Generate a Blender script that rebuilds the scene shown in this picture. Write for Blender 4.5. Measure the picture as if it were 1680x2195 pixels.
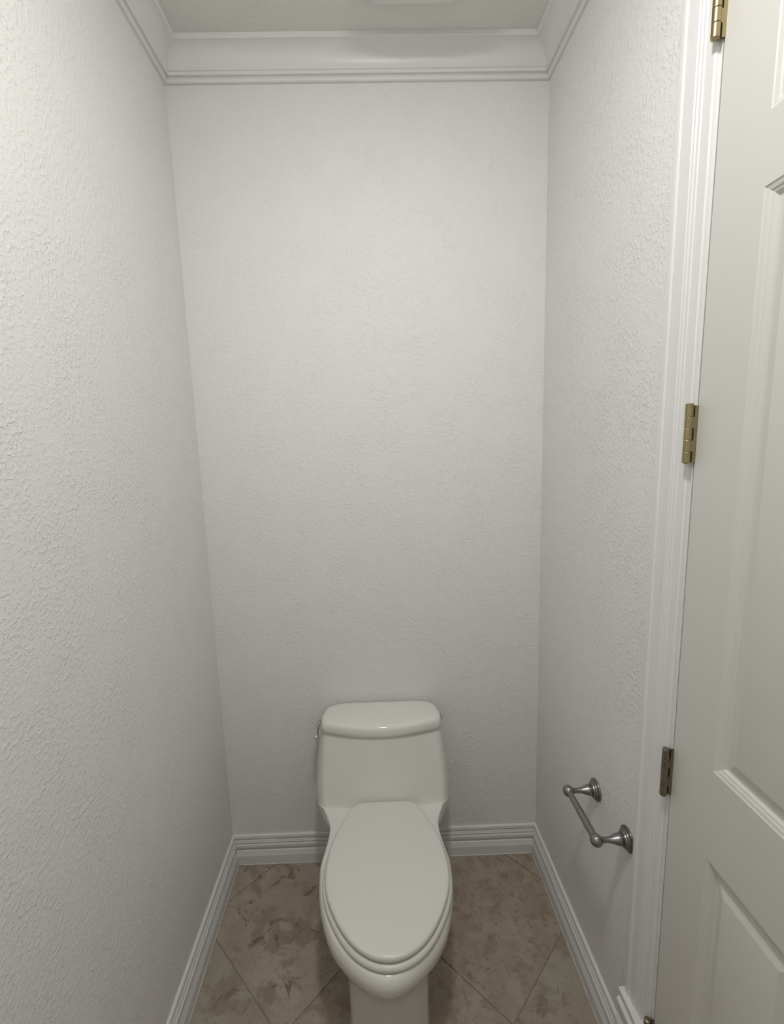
import bpy, bmesh, math, random
from mathutils import Vector, Matrix, Euler
for o in list(bpy.data.objects): bpy.data.objects.remove(o, do_unlink=True)
scene = bpy.context.scene
col = scene.collection

# ------------------------------------------------------------------ camera
IMG_W, IMG_H = 1680, 2195
F_PX = 973.1
cam_data = bpy.data.cameras.new('camera')
cam = bpy.data.objects.new('camera', cam_data); col.objects.link(cam)
cam_data.sensor_fit = 'AUTO'; cam_data.sensor_width = 36.0
cam_data.lens = F_PX / IMG_H * 36.0
cam_data.shift_x = 15.27 / IMG_H
cam_data.shift_y = 3.18 / IMG_H
cam_data.clip_start = 0.01
pitch, roll, yaw = -0.1594, 0.0263, -0.0224
Mc = (Matrix.Rotation(yaw, 4, 'Z') @ Matrix.Rotation(pitch, 4, 'X') @ Matrix.Rotation(roll, 4, 'Y')
      @ Matrix.Rotation(math.pi/2, 4, 'X'))
Mc.translation = Vector((0.5821, -1.5448, 1.6002))
cam.matrix_world = Mc
scene.camera = cam

# ------------------------------------------------------------------ world, exposure
w = bpy.data.worlds.new('world'); scene.world = w; w.use_nodes = True
w.node_tree.nodes['Background'].inputs[0].default_value = (0.8, 0.8, 0.8, 1)
w.node_tree.nodes['Background'].inputs[1].default_value = 0.0
vs = scene.view_settings
vs.view_transform = 'Standard'; vs.look = 'None'; vs.gamma = 1.0; vs.use_curve_mapping = False
vs.exposure = 0.0
LAMP_POS = (0.63, -1.15, 2.743)     # round downlight flush in the ceiling, just out of frame
LENS_DROP = 0.022                   # how far its frosted lens bulges down
LAMP_POWER = 174.0                  # emission strength of its frosted lens

# ------------------------------------------------------------------ room numbers (metres)
W = 1.16; H = 2.743; FRONT = -2.05

def warp(v):
    """the room as it stands: right wall about half a degree out of plumb"""
    x, y, z = v
    t = min(1.0, max(0.0, x / W))
    return (x + t * (-0.0102 * (z - 1.16) + 0.0027 * (-y)), y - 0.0052 * x, z)

# ------------------------------------------------------------------ materials
def new_mat(name):
    m = bpy.data.materials.new(name); m.use_nodes = True
    nt = m.node_tree; b = nt.nodes['Principled BSDF']
    return m, nt, b
def N(nt, t, **kw):
    n = nt.nodes.new(t)
    for k, v in kw.items(): setattr(n, k, v)
    return n
def coords(nt, kind='Object', loc=None):
    tc = N(nt, 'ShaderNodeTexCoord'); return tc.outputs[kind]

def m_wall(name='wall_paint', colr=(0.80, 0.798, 0.780)):
    m, nt, b = new_mat(name)
    b.inputs['Base Color'].default_value = (*colr, 1); b.inputs['Roughness'].default_value = 0.5
    b.inputs['Specular IOR Level'].default_value = 0.35
    co = coords(nt)
    n1 = N(nt, 'ShaderNodeTexNoise'); n1.inputs['Scale'].default_value = 112; n1.inputs['Detail'].default_value = 4.0
    n1.inputs['Roughness'].default_value = 0.55; n1.inputs['Distortion'].default_value = 0.25
    n2 = N(nt, 'ShaderNodeTexNoise'); n2.inputs['Scale'].default_value = 9; n2.inputs['Detail'].default_value = 2
    nt.links.new(co, n1.inputs['Vector']); nt.links.new(co, n2.inputs['Vector'])
    r = N(nt, 'ShaderNodeMapRange'); r.interpolation_type = 'SMOOTHSTEP'
    r.inputs['From Min'].default_value = 0.42; r.inputs['From Max'].default_value = 0.74
    nt.links.new(n1.outputs['Fac'], r.inputs['Value'])
    r2 = N(nt, 'ShaderNodeMapRange'); r2.inputs['From Min'].default_value = 0.35; r2.inputs['From Max'].default_value = 0.65
    r2.inputs['To Min'].default_value = 0.55; r2.inputs['To Max'].default_value = 1.0
    nt.links.new(n2.outputs['Fac'], r2.inputs['Value'])
    mu = N(nt, 'ShaderNodeMath', operation='MULTIPLY')
    nt.links.new(r.outputs[0], mu.inputs[0]); nt.links.new(r2.outputs[0], mu.inputs[1])
    bp = N(nt, 'ShaderNodeBump'); bp.inputs['Strength'].default_value = 0.70; bp.inputs['Distance'].default_value = 0.0016
    nt.links.new(mu.outputs[0], bp.inputs['Height']); nt.links.new(bp.outputs[0], b.inputs['Normal'])
    return m

def m_paint(name, colr, rough=0.35, bump=0.05, scale=60, spec=0.5):
    m, nt, b = new_mat(name)
    b.inputs['Roughness'].default_value = rough; b.inputs['Specular IOR Level'].default_value = spec
    co = coords(nt)
    n1 = N(nt, 'ShaderNodeTexNoise'); n1.inputs['Scale'].default_value = scale; n1.inputs['Detail'].default_value = 4
    nt.links.new(co, n1.inputs['Vector'])
    bp = N(nt, 'ShaderNodeBump'); bp.inputs['Strength'].default_value = bump; bp.inputs['Distance'].default_value = 0.002
    nt.links.new(n1.outputs['Fac'], bp.inputs['Height']); nt.links.new(bp.outputs[0], b.inputs['Normal'])
    n2 = N(nt, 'ShaderNodeTexNoise'); n2.inputs['Scale'].default_value = 7; n2.inputs['Detail'].default_value = 3
    nt.links.new(co, n2.inputs['Vector'])
    mx = N(nt, 'ShaderNodeMix', data_type='RGBA')
    mx.inputs['A'].default_value = (*[c*0.97 for c in colr], 1); mx.inputs['B'].default_value = (*[min(1, c*1.02) for c in colr], 1)
    nt.links.new(n2.outputs['Fac'], mx.inputs['Factor']); nt.links.new(mx.outputs['Result'], b.inputs['Base Color'])
    return m

def m_door():
    # moulded skin with pressed, mostly vertical wood grain
    m, nt, b = new_mat('door_paint')
    b.inputs['Base Color'].default_value = (0.665, 0.655, 0.625, 1)
    b.inputs['Roughness'].default_value = 0.42
    co = coords(nt)
    mp = N(nt, 'ShaderNodeMapping'); mp.inputs['Scale'].default_value = (1, 95, 3.5)
    nt.links.new(co, mp.inputs['Vector'])
    n1 = N(nt, 'ShaderNodeTexNoise'); n1.inputs['Scale'].default_value = 4.0; n1.inputs['Detail'].default_value = 3; n1.inputs['Distortion'].default_value = 0.4
    nt.links.new(mp.outputs[0], n1.inputs['Vector'])
    bp = N(nt, 'ShaderNodeBump'); bp.inputs['Strength'].default_value = 0.10; bp.inputs['Distance'].default_value = 0.001
    nt.links.new(n1.outputs['Fac'], bp.inputs['Height']); nt.links.new(bp.outputs[0], b.inputs['Normal'])
    return m

def m_metal(name, c1, c2, rough=0.3, scale=30):
    m, nt, b = new_mat(name)
    b.inputs['Metallic'].default_value = 1.0
    co = coords(nt)
    n1 = N(nt, 'ShaderNodeTexNoise'); n1.inputs['Scale'].default_value = scale; n1.inputs['Detail'].default_value = 3
    nt.links.new(co, n1.inputs['Vector'])
    mx = N(nt, 'ShaderNodeMix', data_type='RGBA')
    mx.inputs['A'].default_value = (*c1, 1); mx.inputs['B'].default_value = (*c2, 1)
    nt.links.new(n1.outputs['Fac'], mx.inputs['Factor']); nt.links.new(mx.outputs['Result'], b.inputs['Base Color'])
    r = N(nt, 'ShaderNodeMapRange'); r.inputs['To Min'].default_value = rough*0.8; r.inputs['To Max'].default_value = rough*1.25
    nt.links.new(n1.outputs['Fac'], r.inputs['Value']); nt.links.new(r.outputs[0], b.inputs['Roughness'])
    return m

def m_ceramic(name, colr, rough=0.07, coat=0.6):
    m, nt, b = new_mat(name)
    b.inputs['Roughness'].default_value = rough; b.inputs['Specular IOR Level'].default_value = 0.5
    b.inputs['Coat Weight'].default_value = coat; b.inputs['Coat Roughness'].default_value = 0.03
    co = coords(nt)
    n2 = N(nt, 'ShaderNodeTexNoise'); n2.inputs['Scale'].default_value = 3
    nt.links.new(co, n2.inputs['Vector'])
    mx = N(nt, 'ShaderNodeMix', data_type='RGBA')
    mx.inputs['A'].default_value = (*[c*0.985 for c in colr], 1); mx.inputs['B'].default_value = (*[min(1, c*1.01) for c in colr], 1)
    nt.links.new(n2.outputs['Fac'], mx.inputs['Factor']); nt.links.new(mx.outputs['Result'], b.inputs['Base Color'])
    return m

def m_tile(name, base, light, dark, seed, patch=4.0, fine=38.0, patch_amt=1.0):
    """travertine-look tile: clouded ground, ragged brown pits, fine speckle"""
    m, nt, b = new_mat(name)
    b.inputs['Roughness'].default_value = 0.42
    co = coords(nt)
    mp = N(nt, 'ShaderNodeMapping'); mp.inputs['Location'].default_value = (seed*3.1, seed*1.7, 0)
    nt.links.new(co, mp.inputs['Vector'])
    def noise(s, d=4, r=0.55, dist=0.0):
        n = N(nt, 'ShaderNodeTexNoise'); n.inputs['Scale'].default_value = s; n.inputs['Detail'].default_value = d
        n.inputs['Roughness'].default_value = r; n.inputs['Distortion'].default_value = dist
        nt.links.new(mp.outputs[0], n.inputs['Vector']); return n.outputs['Fac']
    def rng(v, a, c, lo=0.0, hi=1.0):
        r = N(nt, 'ShaderNodeMapRange'); r.interpolation_type = 'SMOOTHSTEP'
        r.inputs['From Min'].default_value = a; r.inputs['From Max'].default_value = c
        r.inputs['To Min'].default_value = lo; r.inputs['To Max'].default_value = hi
        nt.links.new(v, r.inputs['Value']); return r.outputs[0]
    def mix(f, a, c):
        x = N(nt, 'ShaderNodeMix', data_type='RGBA')
        nt.links.new(f, x.inputs['Factor'])
        for k, v in (('A', a), ('B', c)):
            if isinstance(v, tuple): x.inputs[k].default_value = (*v, 1)
            else: nt.links.new(v, x.inputs[k])
        return x.outputs['Result']
    c0 = mix(rng(noise(patch*1.6, 5, 0.6, 0.6), 0.35, 0.68), base, light)
    med = tuple((a+c)/2 for a, c in zip(base, dark))
    c1 = mix(rng(noise(patch*2.2, 7, 0.70, 0.4), 0.50, 0.60, 0, 0.85*patch_amt), c0, med)
    c2 = mix(rng(noise(patch*4.0, 8, 0.74, 0.6), 0.56, 0.615, 0, 0.9*patch_amt), c1, dark)
    c3 = mix(rng(noise(fine*1.6, 5, 0.75), 0.53, 0.66, 0, 0.6), c2, med)
    c4 = mix(rng(noise(fine*1.1, 5, 0.7), 0.54, 0.70, 0, 0.45), c3, light)
    nt.links.new(c4, b.inputs['Base Color'])
    bp = N(nt, 'ShaderNodeBump'); bp.inputs['Strength'].default_value = 0.25; bp.inputs['Distance'].default_value = 0.001
    nt.links.new(noise(fine*2.2, 5, 0.6), bp.inputs['Height']); nt.links.new(bp.outputs[0], b.inputs['Normal'])
    return m

M = dict(
    wall=m_wall(), ceil=m_wall('ceiling_paint', (0.77, 0.76, 0.73)),
    trim=m_paint('trim_paint', (0.79, 0.79, 0.785), 0.33, 0.10, 40),
    base=m_paint('baseboard_paint', (0.74, 0.74, 0.735), 0.36, 0.05, 45),
    door=m_door(),
    caulk=m_paint('caulk', (0.60, 0.57, 0.53), 0.5, 0.4, 90),
    gap=m_paint('shadow_gap_timber', (0.30, 0.27, 0.23), 0.8, 0.2, 60),
    ceramic=m_ceramic('porcelain', (0.745, 0.735, 0.70)),
    seat=m_ceramic('seat_plastic', (0.69, 0.68, 0.645), 0.32, 0.0),
    chrome=m_metal('polished_chrome', (0.66, 0.67, 0.68), (0.74, 0.75, 0.76), 0.12),
    pewter=m_metal('brushed_pewter', (0.285, 0.278, 0.275), (0.30, 0.293, 0.29), 0.24, 9),
    brass=m_metal('aged_brass', (0.42, 0.36, 0.20), (0.34, 0.28, 0.16), 0.36, 45),
    bronze=m_metal('dull_bronze', (0.22, 0.18, 0.13), (0.30, 0.26, 0.20), 0.38, 45),
    dark=m_paint('black_slot', (0.03, 0.026, 0.02), 0.7, 0.1, 40),
    grille=m_paint('grille_plastic', (0.78, 0.775, 0.75), 0.4, 0.03, 30),
    grout=m_paint('grout', (0.30, 0.262, 0.218), 0.85, 0.5, 180),
)
lm, nt, b = new_mat('lamp_glass')
b.inputs['Base Color'].default_value = (0.9, 0.9, 0.88, 1)
b.inputs['Emission Color'].default_value = (1.0, 0.985, 0.955, 1)
b.inputs['Emission Strength'].default_value = LAMP_POWER
M['lamp'] = lm

# ------------------------------------------------------------------ helpers
def link(name, bm, mat, parent=None, smooth=False, angle=None, dowarp=False):
    if dowarp:
        for v in bm.verts: v.co = warp(v.co)
    bmesh.ops.remove_doubles(bm, verts=bm.verts, dist=1e-6)
    bmesh.ops.recalc_face_normals(bm, faces=bm.faces)
    me = bpy.data.meshes.new(name); bm.to_mesh(me); bm.free()
    me.materials.append(mat)
    if smooth:
        for p in me.polygons: p.use_smooth = True
        if angle is not None:
            me.set_sharp_from_angle(angle=math.radians(angle))
    o = bpy.data.objects.new(name, me); col.objects.link(o)
    if parent: o.parent = parent
    return o
def thing(name, label, cat, group=None):
    o = bpy.data.objects.new(name, None); col.objects.link(o)
    o.empty_display_size = 0.05
    tag(o, label, cat, group); return o
def tag(o, label=None, cat=None, group=None, kind=None):
    if label: o['label'] = label
    if cat: o['category'] = cat
    if group: o['group'] = group
    if kind: o['kind'] = kind
    return o
def add_box(bm, lo, hi):
    vs_ = [bm.verts.new((x, y, z)) for x in (lo[0], hi[0]) for y in (lo[1], hi[1]) for z in (lo[2], hi[2])]
    for f in ((0,1,3,2), (4,6,7,5), (0,4,5,1), (2,3,7,6), (0,2,6,4), (1,5,7,3)):
        bm.faces.new([vs_[i] for i in f])
def box(lo, hi, bevel=0.0, seg=2):
    bm = bmesh.new(); add_box(bm, lo, hi)
    if bevel: 
        bmesh.ops.recalc_face_normals(bm, faces=bm.faces)
        bmesh.ops.bevel(bm, geom=bm.edges[:], offset=bevel, segments=seg, profile=0.5, affect='EDGES')
    return bm
def loft(bm, rings, cap0=True, cap1=True, closed=True):
    R_ = [[bm.verts.new(p) for p in r] for r in rings]
    n = len(rings[0])
    for a, c in zip(R_, R_[1:]):
        for i in range(n if closed else n-1):
            j = (i+1) % n
            try: bm.faces.new((a[i], a[j], c[j], c[i]))
            except ValueError: pass
    if cap0: bm.faces.new(R_[0][::-1])
    if cap1: bm.faces.new(R_[-1])
    return R_
def sweep(bm, profile, stations):
    """open/closed profile list -> stations are functions p -> xyz"""
    loft(bm, [[s(p) for p in profile] for s in stations], True, True, True)
def lathe(bm, prof, origin, axis, n=32):
    """prof = [(r, h)...] around axis through origin"""
    axis = Vector(axis).normalized()
    u = axis.orthogonal().normalized(); v = axis.cross(u)
    o = Vector(origin)
    rings = [[o + axis*h + (u*math.cos(2*math.pi*i/n) + v*math.sin(2*math.pi*i/n))*max(r, 1e-4) for i in range(n)] for r, h in prof]
    loft(bm, rings)
def catmull(P, m=6):
    out = []
    n = len(P)
    for i in range(n-1):
        p0 = P[i-1] if i > 0 else tuple(2*a-c for a, c in zip(P[0], P[1]))
        p1, p2 = P[i], P[i+1]
        p3 = P[i+2] if i+2 < n else tuple(2*a-c for a, c in zip(P[-1], P[-2]))
        for k in range(m):
            t = k/m
            out.append(tuple(0.5*((2*b_) + (-a+c)*t + (2*a-5*b_+4*c-d)*t*t + (-a+3*b_-3*c+d)*t**3) for a, b_, c, d in zip(p0, p1, p2, p3)))
    out.append(P[-1]); return out

# ================================================================== SETTING
# walls (slabs with thickness)
T = 0.12
# door opening in the right wall
DY0, DY1 = -0.735, -1.437      # hinge edge, latch edge of the door
DTOP = 2.432
JY0, JY1 = DY0+0.0025, DY1-0.004
def slab(lo, hi, nx=1, nz=1):
    return box(lo, hi)
o = link('wall_back', box((-T, 0, -0.02), (W+T, T, H+0.02)), M['wall'], dowarp=False); 
for v in o.data.vertices: v.co.y += -0.0052*v.co.x
tag(o, kind='structure')
tag(link('wall_left', box((-T, FRONT-T, -0.02), (0, 0.0, H+0.02)), M['wall']), kind='structure')
tag(link('wall_front', box((-T, FRONT-T, -0.02), (W+T+0.03, FRONT, H+0.02)), M['wall']), kind='structure')
bm = bmesh.new()
add_box(bm, (W, JY0, -0.02), (W+T, 0.0, H+0.02))
add_box(bm, (W, FRONT, -0.02), (W+T, JY1, H+0.02))
add_box(bm, (W, JY1, DTOP+0.004), (W+T, JY0, H+0.02))
o = link('wall_right', bm, M['wall'], dowarp=True); tag(o, kind='structure')
tag(link('ceiling', box((-T, FRONT-T, H), (W+T, T, H+0.08)), M['ceil']), kind='structure')

# floor slab with diagonal tiles
floor = link('floor', box((-T, FRONT-T, -0.08), (W+T, T, -0.0028)), M['grout']); tag(floor, kind='structure')
palette = [
    m_tile('tile_patchy', (0.348, 0.291, 0.234), (0.419, 0.366, 0.305), (0.163, 0.121, 0.085), 1.0, 3.6, 38, 1.0),
    m_tile('tile_mottled', (0.334, 0.270, 0.210), (0.405, 0.341, 0.270), (0.192, 0.142, 0.102), 5.3, 9.0, 60, 0.8),
    m_tile('tile_clouded', (0.320, 0.270, 0.220), (0.376, 0.334, 0.277), (0.149, 0.114, 0.082), 9.7, 3.2, 40, 0.7),
    m_tile('tile_warm', (0.320, 0.248, 0.177), (0.398, 0.334, 0.256), (0.170, 0.121, 0.078), 13.1, 4.2, 44, 0.7),
]
PITCH = 0.642
A0, B0 = -0.261, 0.822      # x+y = A0 + i*PITCH ; x-y = B0 + j*PITCH
g = 0.0012*math.sqrt(2)
def clip(poly, n, d):       # keep n.p <= d
    out = []
    for i in range(len(poly)):
        a, c = poly[i], poly[(i+1) % len(poly)]
        da, dc = n[0]*a[0]+n[1]*a[1]-d, n[0]*c[0]+n[1]*c[1]-d
        if da <= 0: out.append(a)
        if (da < 0 < dc) or (dc < 0 < da):
            t = da/(da-dc); out.append((a[0]+(c[0]-a[0])*t, a[1]+(c[1]-a[1])*t))
    return out
random.seed(4)
for i in range(-6, 5):
    for j in range(-4, 6):
        s0, s1 = A0+i*PITCH+g, A0+(i+1)*PITCH-g
        d0, d1 = B0+j*PITCH+g, B0+(j+1)*PITCH-g
        poly = [((s+d)/2, (s-d)/2) for s, d in ((s0, d0), (s1, d0), (s1, d1), (s0, d1))]
        for n_, dd in (((-1, 0), -0.004), ((1, 0), W+0.006), ((0, 1), -0.006), ((0, -1), -(FRONT+0.002))):
            poly = clip(poly, n_, dd)
            if len(poly) < 3: break
        if len(poly) < 3: continue
        area = abs(sum(a[0]*c[1]-c[0]*a[1] for a, c in zip(poly, poly[1:]+poly[:1])))/2
        if area < 2e-4: continue
        bm = bmesh.new()
        lo = [bm.verts.new((x, y, -0.006)) for x, y in poly]
        cx_ = sum(p[0] for p in poly)/len(poly); cy_ = sum(p[1] for p in poly)/len(poly)
        hi = [bm.verts.new((x, y, -0.0012)) for x, y in poly]
        top = []
        for x, y in poly:
            L = math.hypot(x-cx_, y-cy_) or 1
            top.append(bm.verts.new((x-(x-cx_)/L*0.0022, y-(y-cy_)/L*0.0022, 0.0)))
        n_ = len(poly)
        for a, c in ((lo, hi), (hi, top)):
            for k in range(n_):
                bm.faces.new((a[k], a[(k+1) % n_], c[(k+1) % n_], c[k]))
        bm.faces.new(top); bm.faces.new(lo[::-1])
        key = {(0, -1): 0, (0, 0): 1, (0, -2): 0, (-1, -1): 2, (-1, 0): 3, (-1, 1): 1, (0, 1): 1, (1, 0): 1, (1, 1): 2}.get((i, j), random.randrange(4))
        t = link('tile', bm, palette[key], floor)

# ---- baseboards
BP = [(0, 0), (0, 0.1175), (0.0050, 0.1175), (0.0078, 0.1150), (0.0090, 0.1060), (0.0085, 0.1035), (0.0040, 0.1015), (0.0040, 0.1000), (0.0095, 0.0985), (0.0105, 0.0955),
      (0.0100, 0.0935), (0.0115, 0.0920), (0.0120, 0.0900), (0.0105, 0.0880), (0.0075, 0.0865), (0.0078, 0.0848), (0.0140, 0.0830), (0.0150, 0.0790), (0.0150, 0.0730), (0.0140, 0.0685),
      (0.0105, 0.0640), (0.0075, 0.0605), (0.0080, 0.0580), (0.0120, 0.0550), (0.0165, 0.0410), (0.0178, 0.0375), (0.0178, 0.0)]
def run_back(bm, prof, x0, x1, mit=True):
    sweep(bm, prof, [lambda p: (x0+(p[0] if mit else 0), -p[0], p[1]), lambda p: (x1-(p[0] if mit else 0), -p[0], p[1])])
def run_left(bm, prof, y0, y1):
    sweep(bm, prof, [lambda p: (p[0], y0-p[0], p[1]), lambda p: (p[0], y1, p[1])])
def run_right(bm, prof, y0, y1):
    sweep(bm, prof, [lambda p: (W-p[0], y0-p[0], p[1]), lambda p: (W-p[0], y1, p[1])])
bm = bmesh.new(); run_back(bm, BP, 0, W); bb = link('baseboard_back', bm, M['base'], dowarp=True); tag(bb, kind='structure')
bm = bmesh.new(); run_left(bm, BP, 0, FRONT); bl = link('baseboard_left', bm, M['base'], dowarp=True); tag(bl, kind='structure')
bm = bmesh.new(); run_right(bm, BP, 0, -0.645); br = link('baseboard_right', bm, M['base'], dowarp=True); tag(br, kind='structure')
CK = [(0.0165, 0), (0.0165, 0.0036), (0.0182, 0.0033), (0.0198, 0.0014), (0.0204, 0.0)]
def wob(prof, fn, L, n=60, seed=1):
    rnd = random.Random(seed); st = []
    for k in range(n+1):
        s = 0.75+0.5*rnd.random()
        st.append([fn(0.0165+(p[0]-0.0165)*s, p[1]*s, k/n) for p in prof])
    return st
bm = bmesh.new(); loft(bm, wob(CK, lambda a, z, t: (a+(W-2*a)*t, -a, z), W, 60, 1)); link('caulk_bead', bm, M['caulk'], bb, True, dowarp=True)
bm = bmesh.new(); loft(bm, wob(CK, lambda a, z, t: (a, -a+(FRONT+a)*t, z), W, 80, 2)); link('caulk_bead', bm, M['caulk'], bl, True, dowarp=True)
bm = bmesh.new(); loft(bm, wob(CK, lambda a, z, t: (W-a, -a+(-0.645+a)*t, z), W, 50, 3)); link('caulk_bead', bm, M['caulk'], br, True, dowarp=True)

# ---- crown moulding
def cove():
    pts = []
    for k in range(11):
        a = math.pi/2*k/10
        pts.append((0.0165+0.0395*(1-math.cos(a)), 2.6815+0.0485*math.sin(a)))
    return pts
CP = [(0, 2.6545), (0.0070, 2.6545), (0.0100, 2.6565), (0.0115, 2.6600), (0.0110, 2.6635), (0.0090, 2.6662), (0.0090, 2.6680), (0.0175, 2.6690), (0.0185, 2.6705), (0.0185, 2.6770), (0.0170, 2.6790), (0.0140, 2.6798)] \
     + cove() + [(0.0585, 2.7305), (0.0610, 2.733), (0.0610, H), (0, H)]
bm = bmesh.new(); run_back(bm, CP, 0, W); tag(link('trim_1', bm, M['trim'], smooth=True, angle=28, dowarp=True), kind='structure', label='white cove crown moulding along the top of the back wall')
bm = bmesh.new(); run_left(bm, CP, 0, FRONT); tag(link('trim_2', bm, M['trim'], smooth=True, angle=28, dowarp=True), kind='structure', label='white cove crown moulding along the top of the left wall')
bm = bmesh.new(); run_right(bm, CP, 0, FRONT); tag(link('trim_3', bm, M['trim'], smooth=True, angle=28, dowarp=True), kind='structure', label='white cove crown moulding along the top of the right wall')

# ---- door casing (profile: u from outer edge, protrusion from the wall)
CS = [(0, 0), (0, 0.0135), (0.002, 0.0162), (0.005, 0.0172), (0.013, 0.0172), (0.016, 0.016), (0.018, 0.0142), (0.022, 0.0136), (0.026, 0.0148),
      (0.030, 0.0152), (0.042, 0.0142), (0.0445, 0.0135), (0.046, 0.0118), (0.048, 0.0118), (0.0495, 0.0132), (0.0525, 0.0132), (0.054, 0.0112), (0.056, 0.0112),
      (0.0575, 0.0122), (0.0605, 0.0118), (0.062, 0.0100), (0.074, 0.0092), (0.079, 0.0082), (0.0815, 0.006), (0.082, 0.0)]
CY0 = -0.6455; CTOP = DTOP+0.008
def casing():
    bm = bmesh.new()
    ya, yb = CY0, JY1-0.006-0.082+0.0
    top = CTOP+0.082
    sweep(bm, CS, [lambda p: (W-p[1], ya-p[0], 0.0), lambda p: (W-p[1], ya-p[0], top-p[0]),
                   lambda p: (W-p[1], yb+p[0], top-p[0]), lambda p: (W-p[1], yb+p[0], 0.0)])
    return bm
cas = link('trim_4', casing(), M['trim'], smooth=True, angle=24, dowarp=True)
tag(cas, kind='structure', label='white moulded casing around the door in the right wall')
# jamb (with stop), fills the opening edge
bm = bmesh.new()
add_box(bm, (W-0.0005, JY0, 0), (W+T, -0.7275, DTOP+0.01))
add_box(bm, (W+0.036, -0.760, 0), (W+T, JY0, DTOP-0.005))
add_box(bm, (W-0.0005, JY1-0.012, 0), (W+T, JY1, DTOP+0.01))
add_box(bm, (W-0.0005, JY1, DTOP+0.003), (W+T, JY0, DTOP+0.012))
link('door_jamb', bm, M['trim'], cas, dowarp=True)
# plinth at the foot of the casing: taller stepped block
PB = [(0.0, 0.0), (0.0, 0.268), (0.0265, 0.268), (0.028, 0.266), (0.028, 0.262), (0.026, 0.259), (0.0245, 0.250), (0.0235, 0.242), (0.0275, 0.2395), (0.031, 0.2365), (0.032, 0.232),
      (0.0305, 0.2285), (0.028, 0.226), (0.0275, 0.205), (0.0265, 0.198), (0.024, 0.193), (0.0265, 0.187), (0.031, 0.178), (0.032, 0.172), (0.032, 0.0)]
bm = bmesh.new(); sweep(bm, PB, [lambda p: (W-p[0], CY0+0.0045, p[1]), lambda p: (W-p[0], -0.7205, p[1])])
link('plinth_block', bm, M['base'], cas, dowarp=True)

# ================================================================== DOOR
door = bpy.data.objects.new('door_1', None); col.objects.link(door)
tag(door, kind='structure', label='white moulded panel door closed in the right wall')
DX = W                       # face plane
P_OUT = -0.8365              # hinge-side edge of the first panel column
PW = 0.193; MUL = 0.104
colsY = [(P_OUT, P_OUT-PW), (P_OUT-PW-MUL, P_OUT-2*PW-MUL)]
rowsZ = [(0.225, 0.836), (1.010, 1.945), (2.044, 2.325)]
ys = sorted({DY0, DY1, *[v for c in colsY for v in c]}, reverse=True)
zs = sorted({0.012, DTOP, *[v for c in rowsZ for v in c]})
bm = bmesh.new()
def is_panel(ya, yb, za, zb):
    return any(abs(c[0]-ya) < 1e-6 and abs(c[1]-yb) < 1e-6 for c in colsY) and any(abs(r[0]-za) < 1e-6 and abs(r[1]-zb) < 1e-6 for r in rowsZ)
grid = {}
def gv(y, z):
    if (y, z) not in grid: grid[(y, z)] = bm.verts.new((DX, y, z))
    return grid[(y, z)]
for ya, yb in zip(ys, ys[1:]):
    for za, zb in zip(zs, zs[1:]):
        if not is_panel(ya, yb, za, zb):
            bm.faces.new((gv(ya, za), gv(yb, za), gv(yb, zb), gv(ya, zb)))
b_ = 0.0015
add = [(DX+0.034, y, z) for y, z in ((DY0, 0.012), (DY1, 0.012), (DY1, DTOP), (DY0, DTOP))]
bv = [bm.verts.new(a) for a in add]; fv = [gv(DY0, 0.012), gv(DY1, 0.012), gv(DY1, DTOP), gv(DY0, DTOP)]
bm.faces.new(bv)
# side faces follow the front grid
def side(vals, mk, b0, b1):
    vv = [mk(v) for v in vals]
    bm.faces.new(vv + [b1, b0])
side(zs, lambda z: gv(DY0, z), bv[0], bv[3]); side(zs, lambda z: gv(DY1, z), bv[1], bv[2])
side(ys, lambda y: gv(y, 0.012), bv[0], bv[1]); side(ys, lambda y: gv(y, DTOP), bv[3], bv[2])
link('door_slab', bm, M['door'], door, dowarp=True)
RP = [(0.0, 0.0), (0.0018, 0.0016), (0.0040, 0.0020), (0.0075, 0.0032), (0.0095, 0.0050), (0.0105, 0.0052), (0.0125, 0.0056), (0.0145, 0.0080), (0.0160, 0.0098), (0.0185, 0.0104),
      (0.0200, 0.0102), (0.0270, 0.0082), (0.0400, 0.0036), (0.0425, 0.0030)]
for yc in colsY:
    for rz in rowsZ:
        bm = bmesh.new()
        rings = []
        for off, dep in RP:
            rings.append([(DX+dep, yc[0]-off, rz[0]+off), (DX+dep, yc[1]+off, rz[0]+off), (DX+dep, yc[1]+off, rz[1]-off), (DX+dep, yc[0]-off, rz[1]-off)])
        loft(bm, rings, cap0=False, cap1=True)
        link('door_panel', bm, M['door'], door, True, 14, dowarp=True)
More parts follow.
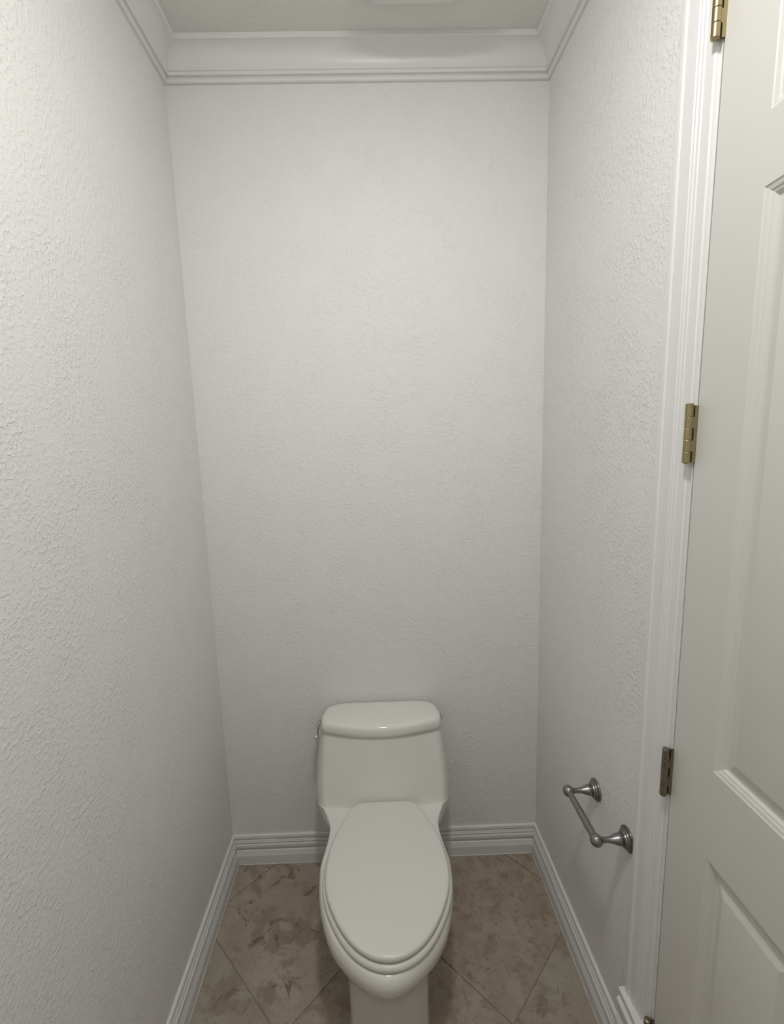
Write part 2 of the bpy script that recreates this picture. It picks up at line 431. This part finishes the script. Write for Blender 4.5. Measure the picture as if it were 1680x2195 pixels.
# hinges
HW = 0.102
def hinge(z0, mat):
    hx, hy, r = W-0.0150, -0.7335, 0.0064
    leaf = bmesh.new()
    # leaf on the door edge: plate from the gap out to the barrel, notched where the jamb knuckles sit
    kn = [z0+HW*k/5 for k in range(6)]
    add_box(leaf, (W-0.0062, hy-0.0026, z0+0.001), (W+0.02, hy-0.0006, z0+HW-0.001))
    for k in (1, 3):
        add_box(leaf, (hx+0.001, hy-0.0026, kn[k]+0.0004), (W-0.0060, hy-0.0006, kn[k+1]-0.0008))
    root = link('hinge', leaf, mat, door, dowarp=True)
    jl = bmesh.new()
    add_box(jl, (W-0.0018, hy+0.0004, z0+0.001), (W+0.02, hy+0.0022, z0+HW-0.001))
    for k in (0, 2, 4):
        add_box(jl, (hx+0.001, hy+0.0004, kn[k]+0.0008), (W-0.0015, hy+0.0022, kn[k+1]-0.0008))
    link('jamb_leaf', jl, mat, root, dowarp=True)
    for k in range(5):
        bm = bmesh.new()
        za, zb = kn[k]+0.0003, kn[k+1]-0.0003
        lathe(bm, [(r*0.2, za), (r*0.93, za), (r, za+0.0006), (r, zb-0.0006), (r*0.93, zb), (r*0.2, zb)], (hx, hy, 0), (0, 0, 1), 28)
        link('knuckle', bm, mat, root, True, 35, dowarp=True)
    bm = bmesh.new()
    lathe(bm, [(r*0.45, z0-0.0012), (r*0.55, z0-0.0002), (r*0.55, z0+HW-0.001), (r*1.02, z0+HW), (r*1.0, z0+HW+0.0016), (r*0.6, z0+HW+0.0028), (0.0002, z0+HW+0.0031)], (hx, hy, 0), (0, 0, 1), 28)
    link('hinge_pin', bm, mat, root, True, 35, dowarp=True)
    return root
hinge(2.207, M['brass'])['label'] = 'brass hinge at the top of the door'
hinge(1.546, M['brass'])['label'] = 'brass hinge at mid height of the door'
hinge(0.875, M['bronze'])['label'] = 'dark bronze hinge beside the paper holder'
hinge(0.207, M['bronze'])['label'] = 'dark bronze hinge at the foot of the door'
# lever handle side of the door lies behind the camera; dark gap strips
# ================================================================== CEILING GRILLE
fan = thing('ceiling_vent', 'off-white exhaust fan cover on the ceiling near the back wall', 'vent')
fx0, fx1, fy1, fy0 = 0.572, 0.868, -0.164, -0.460
def octo(x0, x1, y0, y1, c, z):
    return [(x0+c, y0, z), (x1-c, y0, z), (x1, y0+c, z), (x1, y1-c, z), (x1-c, y1, z), (x0+c, y1, z), (x0, y1-c, z), (x0, y0+c, z)]
bm = bmesh.new()
loft(bm, [octo(fx0+0.012, fx1-0.012, fy0+0.012, fy1-0.012, 0.03, H), octo(fx0+0.004, fx1-0.004, fy0+0.004, fy1-0.004, 0.036, H-0.004), octo(fx0, fx1, fy0, fy1, 0.038, H-0.012), octo(fx0+0.002, fx1-0.002, fy0+0.002, fy1-0.002, 0.038, H-0.020),
          octo(fx0+0.012, fx1-0.012, fy0+0.012, fy1-0.012, 0.036, H-0.025), octo(fx0+0.06, fx1-0.06, fy0+0.06, fy1-0.06, 0.03, H-0.026)])
link('cover', bm, M['grille'], fan, True, 50)
for k in range(9):
    bm = box((fx0+0.055, fy0+0.055+k*0.018, H-0.030), (fx1-0.055, fy0+0.063+k*0.018, H-0.0255), 0.001, 1)
    link('louvre', bm, M['grille'], fan)

# ================================================================== CEILING LAMP (above the camera, out of frame)
lamp = thing('ceiling_lamp', 'small round white ceiling light with a bulging frosted lens in front of the fan cover', 'lamp')
LO = (LAMP_POS[0], LAMP_POS[1], 0)
bm = bmesh.new(); lathe(bm, [(0.0855, H-0.0010), (0.0855, H-0.0045), (0.091, H-0.0055), (0.103, H-0.0040), (0.106, H-0.0005)], LO, (0, 0, 1), 48)
link('trim_ring', bm, M['trim'], lamp, True, 35)
bm = bmesh.new(); lathe(bm, [(0.085*math.cos(a), H-0.0045-LENS_DROP*math.sin(a)) for a in [math.pi/2*k/12 for k in range(13)]], LO, (0, 0, 1), 48)
link('lens', bm, M['lamp'], lamp, True, 60)

# ================================================================== PAPER HOLDER
ph = thing('toilet_paper_holder', 'empty brushed pewter toilet paper holder with two posts on the right wall', 'paper holder')
PZ = 0.640; PL = 0.077; PY = (-0.445, -0.601)
def wallx(y, z): return warp((W, y, z))[0]
for y in PY:
    x0 = wallx(y, PZ); yy = y-0.0052*W
    prof = [(0.029, 0.0), (0.0292, 0.0022), (0.0285, 0.0045), (0.0265, 0.0052), (0.0240, 0.0056), (0.0232, 0.0062), (0.0234, 0.0082), (0.0225, 0.0100), (0.0205, 0.0108), (0.0190, 0.0110),
            (0.0184, 0.0118), (0.0184, 0.0134), (0.0172, 0.0148), (0.0150, 0.0152), (0.0135, 0.0158), (0.0135, 0.0172)]
    rs = bmesh.new(); lathe(rs, prof, (x0, yy, PZ), (-1, 0, 0), 48); link('rosette', rs, M['pewter'], ph, True, 50)
    post = [(0.0125, 0.0168), (0.0140, 0.0182), (0.0142, 0.0210), (0.0128, 0.0270), (0.0105, 0.0330), (0.0082, 0.0400), (0.0068, 0.0480), (0.0064, 0.0560), (0.0068, 0.0620), (0.0085, 0.0640), (0.0085, 0.0665)]
    rs = bmesh.new(); lathe(rs, post, (x0, yy, PZ), (-1, 0, 0), 40); link('post', rs, M['pewter'], ph, True, 60)
    rs = bmesh.new(); lathe(rs, [(0.0148*math.sin(a), -0.0148*math.cos(a)) for a in [math.pi*k/20 for k in range(21)]], (x0-PL, yy, PZ), (0, 1, 0), 40)
    link('ball_end', rs, M['pewter'], ph, True, 80)
x0 = wallx(PY[0], PZ)-PL
ya, yb = PY[0]-0.0052*W-0.010, PY[1]-0.0052*W+0.010; ym = ya+(yb-ya)*0.42
rs = bmesh.new(); lathe(rs, [(0.0080, -ya), (0.0080, -ym-0.0005)], (x0, 0, PZ), (0, -1, 0), 32); link('roller_inner', rs, M['pewter'], ph, True, 40)
rs = bmesh.new(); lathe(rs, [(0.0082, -ym), (0.0090, -ym+0.0008), (0.0090, -yb)], (x0, 0, PZ), (0, -1, 0), 32); link('roller_outer', rs, M['pewter'], ph, True, 40)

# ================================================================== TOILET
toilet = thing('toilet', 'off-white one-piece toilet with closed lid against the back wall', 'toilet')
TX = 0.5825
def outline(ctrl, z, m=6, dx=0.0, passes=4):
    """closed smooth curve through the half plan ctrl (back centre ... front centre) and its mirror image"""
    C_ = list(ctrl) + [(-a, y) for a, y in ctrl[-2:0:-1]]
    n = len(C_); P = []
    for i in range(n):
        p0, p1, p2, p3 = C_[i-1], C_[i], C_[(i+1) % n], C_[(i+2) % n]
        for k in range(m):
            t = k/m
            P.append([0.5*((2*q1) + (-q0+q2)*t + (2*q0-5*q1+4*q2-q3)*t*t + (-q0+3*q1-3*q2+q3)*t**3) for q0, q1, q2, q3 in zip(p0, p1, p2, p3)])
    for _ in range(passes):
        P = [[(P[i-1][c]+2*P[i][c]+P[(i+1) % len(P)][c])/4 for c in (0, 1)] for i in range(len(P))]
    return [(TX+dx+a, y, z) for a, y in P]
def tank_ctrl(hw, yf, yc, hc, yb=-0.012, rb=0.022):
    """hw half width of the sides, yf front centre, (hc, yc) the front corner"""
    ym = yc*0.62+yb*0.38
    c = [(0, yb), (hw*0.45, yb), (hw-rb*1.6, yb), (hw-rb*0.35, yb-rb*0.45), (hw, yb-rb*1.9), (hw, ym), (hw*0.5+hc*0.5+0.003, yc*0.88+yb*0.12), (hc, yc)]
    for k in (0.90, 0.78, 0.64, 0.48, 0.32, 0.16, 0.0):
        c.append((hc*k, yf+(yc-yf)*k**2))
    return c
def body_ctrl(hr, yr, hc, yc, n1, n2, hb, yb_, tip, back=-0.012, f=(0.93, 0.66)):
    """rear half width hr out to yr, shoulder (hc, yc), neck points n1 n2, bowl half width hb at yb_, tip"""
    dy = tip-yb_
    return [(0, back), (hr*0.45, back), (hr-0.036, back), (hr-0.008, back-0.010), (hr, back-0.042), (hr, yr), (hr*0.5+hc*0.5+0.003, yr*0.3+yc*0.7), (hc, yc),
            n1, n2, (hb*0.965, yb_*0.62+n2[1]*0.38), (hb, yb_), (hb*f[0], yb_+dy*0.35), (hb*f[1], yb_+dy*(0.73+0.55*(f[1]-0.66))), (0, tip)]
S = []
for z, hr, hc, nk, hb, yb_, tip in (
        (0.000, 0.118, 0.116, 0.111, 0.113, -0.41, -0.612), (0.012, 0.118, 0.116, 0.111, 0.113, -0.41, -0.610), (0.080, 0.114, 0.110, 0.108, 0.110, -0.41, -0.596),
        (0.150, 0.114, 0.110, 0.108, 0.112, -0.41, -0.588), (0.200, 0.130, 0.120, 0.112, 0.125, -0.415, -0.602), (0.250, 0.155, 0.140, 0.124, 0.148, -0.42, -0.630),
        (0.290, 0.183, 0.162, 0.140, 0.166, -0.42, -0.664), (0.325, 0.206, 0.180, 0.154, 0.179, -0.42, -0.692), (0.350, 0.219, 0.190, 0.162, 0.187, -0.42, -0.711),
        (0.372, 0.227, 0.196, 0.167, 0.1900, -0.42, -0.7165), (0.388, 0.230, 0.199, 0.1695, 0.1890, -0.42, -0.7155), (0.398, 0.231, 0.200, 0.1695, 0.1855, -0.42, -0.7095),
        (0.4025, 0.231, 0.2000, 0.1685, 0.1825, -0.42, -0.7060), (0.4045, 0.231, 0.1995, 0.166, 0.177, -0.42, -0.6990)):
    S.append((z, body_ctrl(hr, -0.135, hc, -0.210, (nk*1.075, -0.250), (nk, -0.292), hb, yb_, tip, f=(0.98, 0.90) if z < 0.16 else (0.96, 0.80) if z < 0.21 else (0.93, 0.70) if z < 0.26 else (0.93, 0.66))))
# deck -> tank
S.append((0.4050, tank_ctrl(0.2312, -0.2370, -0.2140, 0.1985)))
S.append((0.4065, tank_ctrl(0.2312, -0.2320, -0.2110, 0.1990)))
S.append((0.4110, tank_ctrl(0.2312, -0.2270, -0.2080, 0.1998)))
S.append((0.4180, tank_ctrl(0.2312, -0.2230, -0.2045, 0.2006)))
S.append((0.4300, tank_ctrl(0.2310, -0.2180, -0.1990, 0.2010)))
S.append((0.4700, tank_ctrl(0.2285, -0.2050, -0.1840, 0.2000)))
S.append((0.5200, tank_ctrl(0.2230, -0.1910, -0.1650, 0.1970)))
S.append((0.5800, tank_ctrl(0.2150, -0.1760, -0.1450, 0.1930, rb=0.030)))
S.append((0.6150, tank_ctrl(0.2095, -0.1680, -0.1330, 0.1905, rb=0.038)))
S.append((0.6220, tank_ctrl(0.2080, -0.1660, -0.1310, 0.1890, rb=0.038)))
S.append((0.6240, tank_ctrl(0.2050, -0.1620, -0.1280, 0.1860, rb=0.038)))
bm = bmesh.new()
loft(bm, [outline(c, z) for z, c in S])
body = link('porcelain_body', bm, M['ceramic'], toilet, True, 75)
# tank lid
def lid_sec(z, k, dy=0.0):
    """k scales the plan towards its middle"""
    P = outline(tank_ctrl(0.2110, -0.1750, -0.1380, 0.1950, yb=-0.010, rb=0.047), z, passes=3)
    k1 = min(k, 0.018); u = 1-(k-k1)/0.075
    return [(TX+(x-TX)*(1-k1/0.21)*u, -0.090+(y+0.090)*(1-k1/0.085)*u, z) for x, y, z in P]
bm = bmesh.new()
loft(bm, [lid_sec(z, k) for z, k in ((0.6275, 0.006), (0.6268, 0.0015), (0.6285, 0.0), (0.6400, 0.0006), (0.6490, 0.0018), (0.6550, 0.0042), (0.6592, 0.0078),
                                     (0.6618, 0.0125), (0.6635, 0.0180), (0.6648, 0.027), (0.6656, 0.045), (0.6660, 0.070), (0.6661, 0.088))])
link('tank_lid', bm, M['ceramic'], toilet, True, 75)
# seat and seat cover
EGG = [(0, -0.2300), (0.060, -0.2305), (0.098, -0.240), (0.117, -0.269), (0.134, -0.305), (0.151, -0.348), (0.163, -0.395), (0.1695, -0.448), (0.168, -0.495), (0.1585, -0.537), (0.1395, -0.580), (0.1105, -0.626), (0.077, -0.6605), (0.039, -0.6820), (0, -0.6890)]
def egg_ring(off, z, dx):
    P = outline(EGG, z, 6, dx, passes=2); n = len(P); out = []
    for i in range(n):
        tx, ty = P[(i+1) % n][0]-P[i-1][0], P[(i+1) % n][1]-P[i-1][1]; L = math.hypot(tx, ty)
        # outward normal of the loop
        nx, ny = ty/L, -tx/L
        if nx*(P[i][0]-TX-dx)+ny*(P[i][1]+0.46) < 0: nx, ny = -nx, -ny
        yy = P[i][1]+ny*off
        out.append((P[i][0]+nx*off, yy, z))
    return out
def egg_in(k, z, dx):
    return [(TX+dx+(x-TX-dx)*k, -0.46+(y+0.46)*k, z) for x, y, _ in egg_ring(-0.008, z, dx)]
bm = bmesh.new()
loft(bm, [egg_ring(0.000, 0.4060, 0.004), egg_ring(0.0055, 0.4066, 0.004), egg_ring(0.0075, 0.4095, 0.004), egg_ring(0.0072, 0.4150, 0.004), egg_ring(0.0050, 0.4195, 0.004), egg_ring(0.001, 0.4215, 0.004), egg_in(0.9, 0.4220, 0.004), egg_in(0.3, 0.4222, 0.004)])
link('seat', bm, M['seat'], toilet, True, 75)
bm = bmesh.new()
loft(bm, [egg_ring(-0.008, 0.4258, 0.004), egg_ring(-0.0015, 0.4262, 0.004), egg_ring(0.0, 0.4290, 0.004), egg_ring(0.0, 0.4330, 0.004), egg_ring(-0.0012, 0.4368, 0.004), egg_ring(-0.0035, 0.4392, 0.004), egg_ring(-0.0078, 0.4405, 0.004), egg_in(0.93, 0.4412, 0.004), egg_in(0.7, 0.4422, 0.004), egg_in(0.35, 0.4430, 0.004), egg_in(0.1, 0.4432, 0.004)])
link('seat_cover', bm, M['seat'], toilet, True, 75)
for sx in (-0.07, 0.07):
    bm = bmesh.new(); lathe(bm, [(0.012, 0.4040), (0.012, 0.4255)], (TX+0.004+sx, -0.262, 0), (0, 0, 1), 20)
    link('seat_hinge', bm, M['seat'], toilet, True, 40)
# flush lever
lv = bmesh.new()
secs = []
for t, wz, wx in ((0.0, 0.0035, 0.0030), (0.06, 0.0065, 0.0055), (0.25, 0.0090, 0.0068), (0.6, 0.0105, 0.0075), (0.88, 0.0095, 0.0070), (0.97, 0.0065, 0.0050), (1.0, 0.002, 0.0015)):
    yy = -0.045-0.092*t; xx = 0.3590-0.004*math.sin(math.pi*t*0.6)+0.004*t
    secs.append([(xx+wx*math.cos(a), yy, 0.613-0.006*t+wz*math.sin(a)) for a in [2*math.pi*k/16 for k in range(16)]])
loft(lv, secs)
lever = link('flush_lever', lv, M['chrome'], toilet, True, 60)
bm = bmesh.new(); lathe(bm, [(0.011, 0.0), (0.011, 0.003), (0.008, 0.006), (0.006, 0.014)], (TX-0.2065, -0.058, 0.611), (-1, 0, 0), 24)
link('lever_boss', bm, M['chrome'], lever, True, 40)
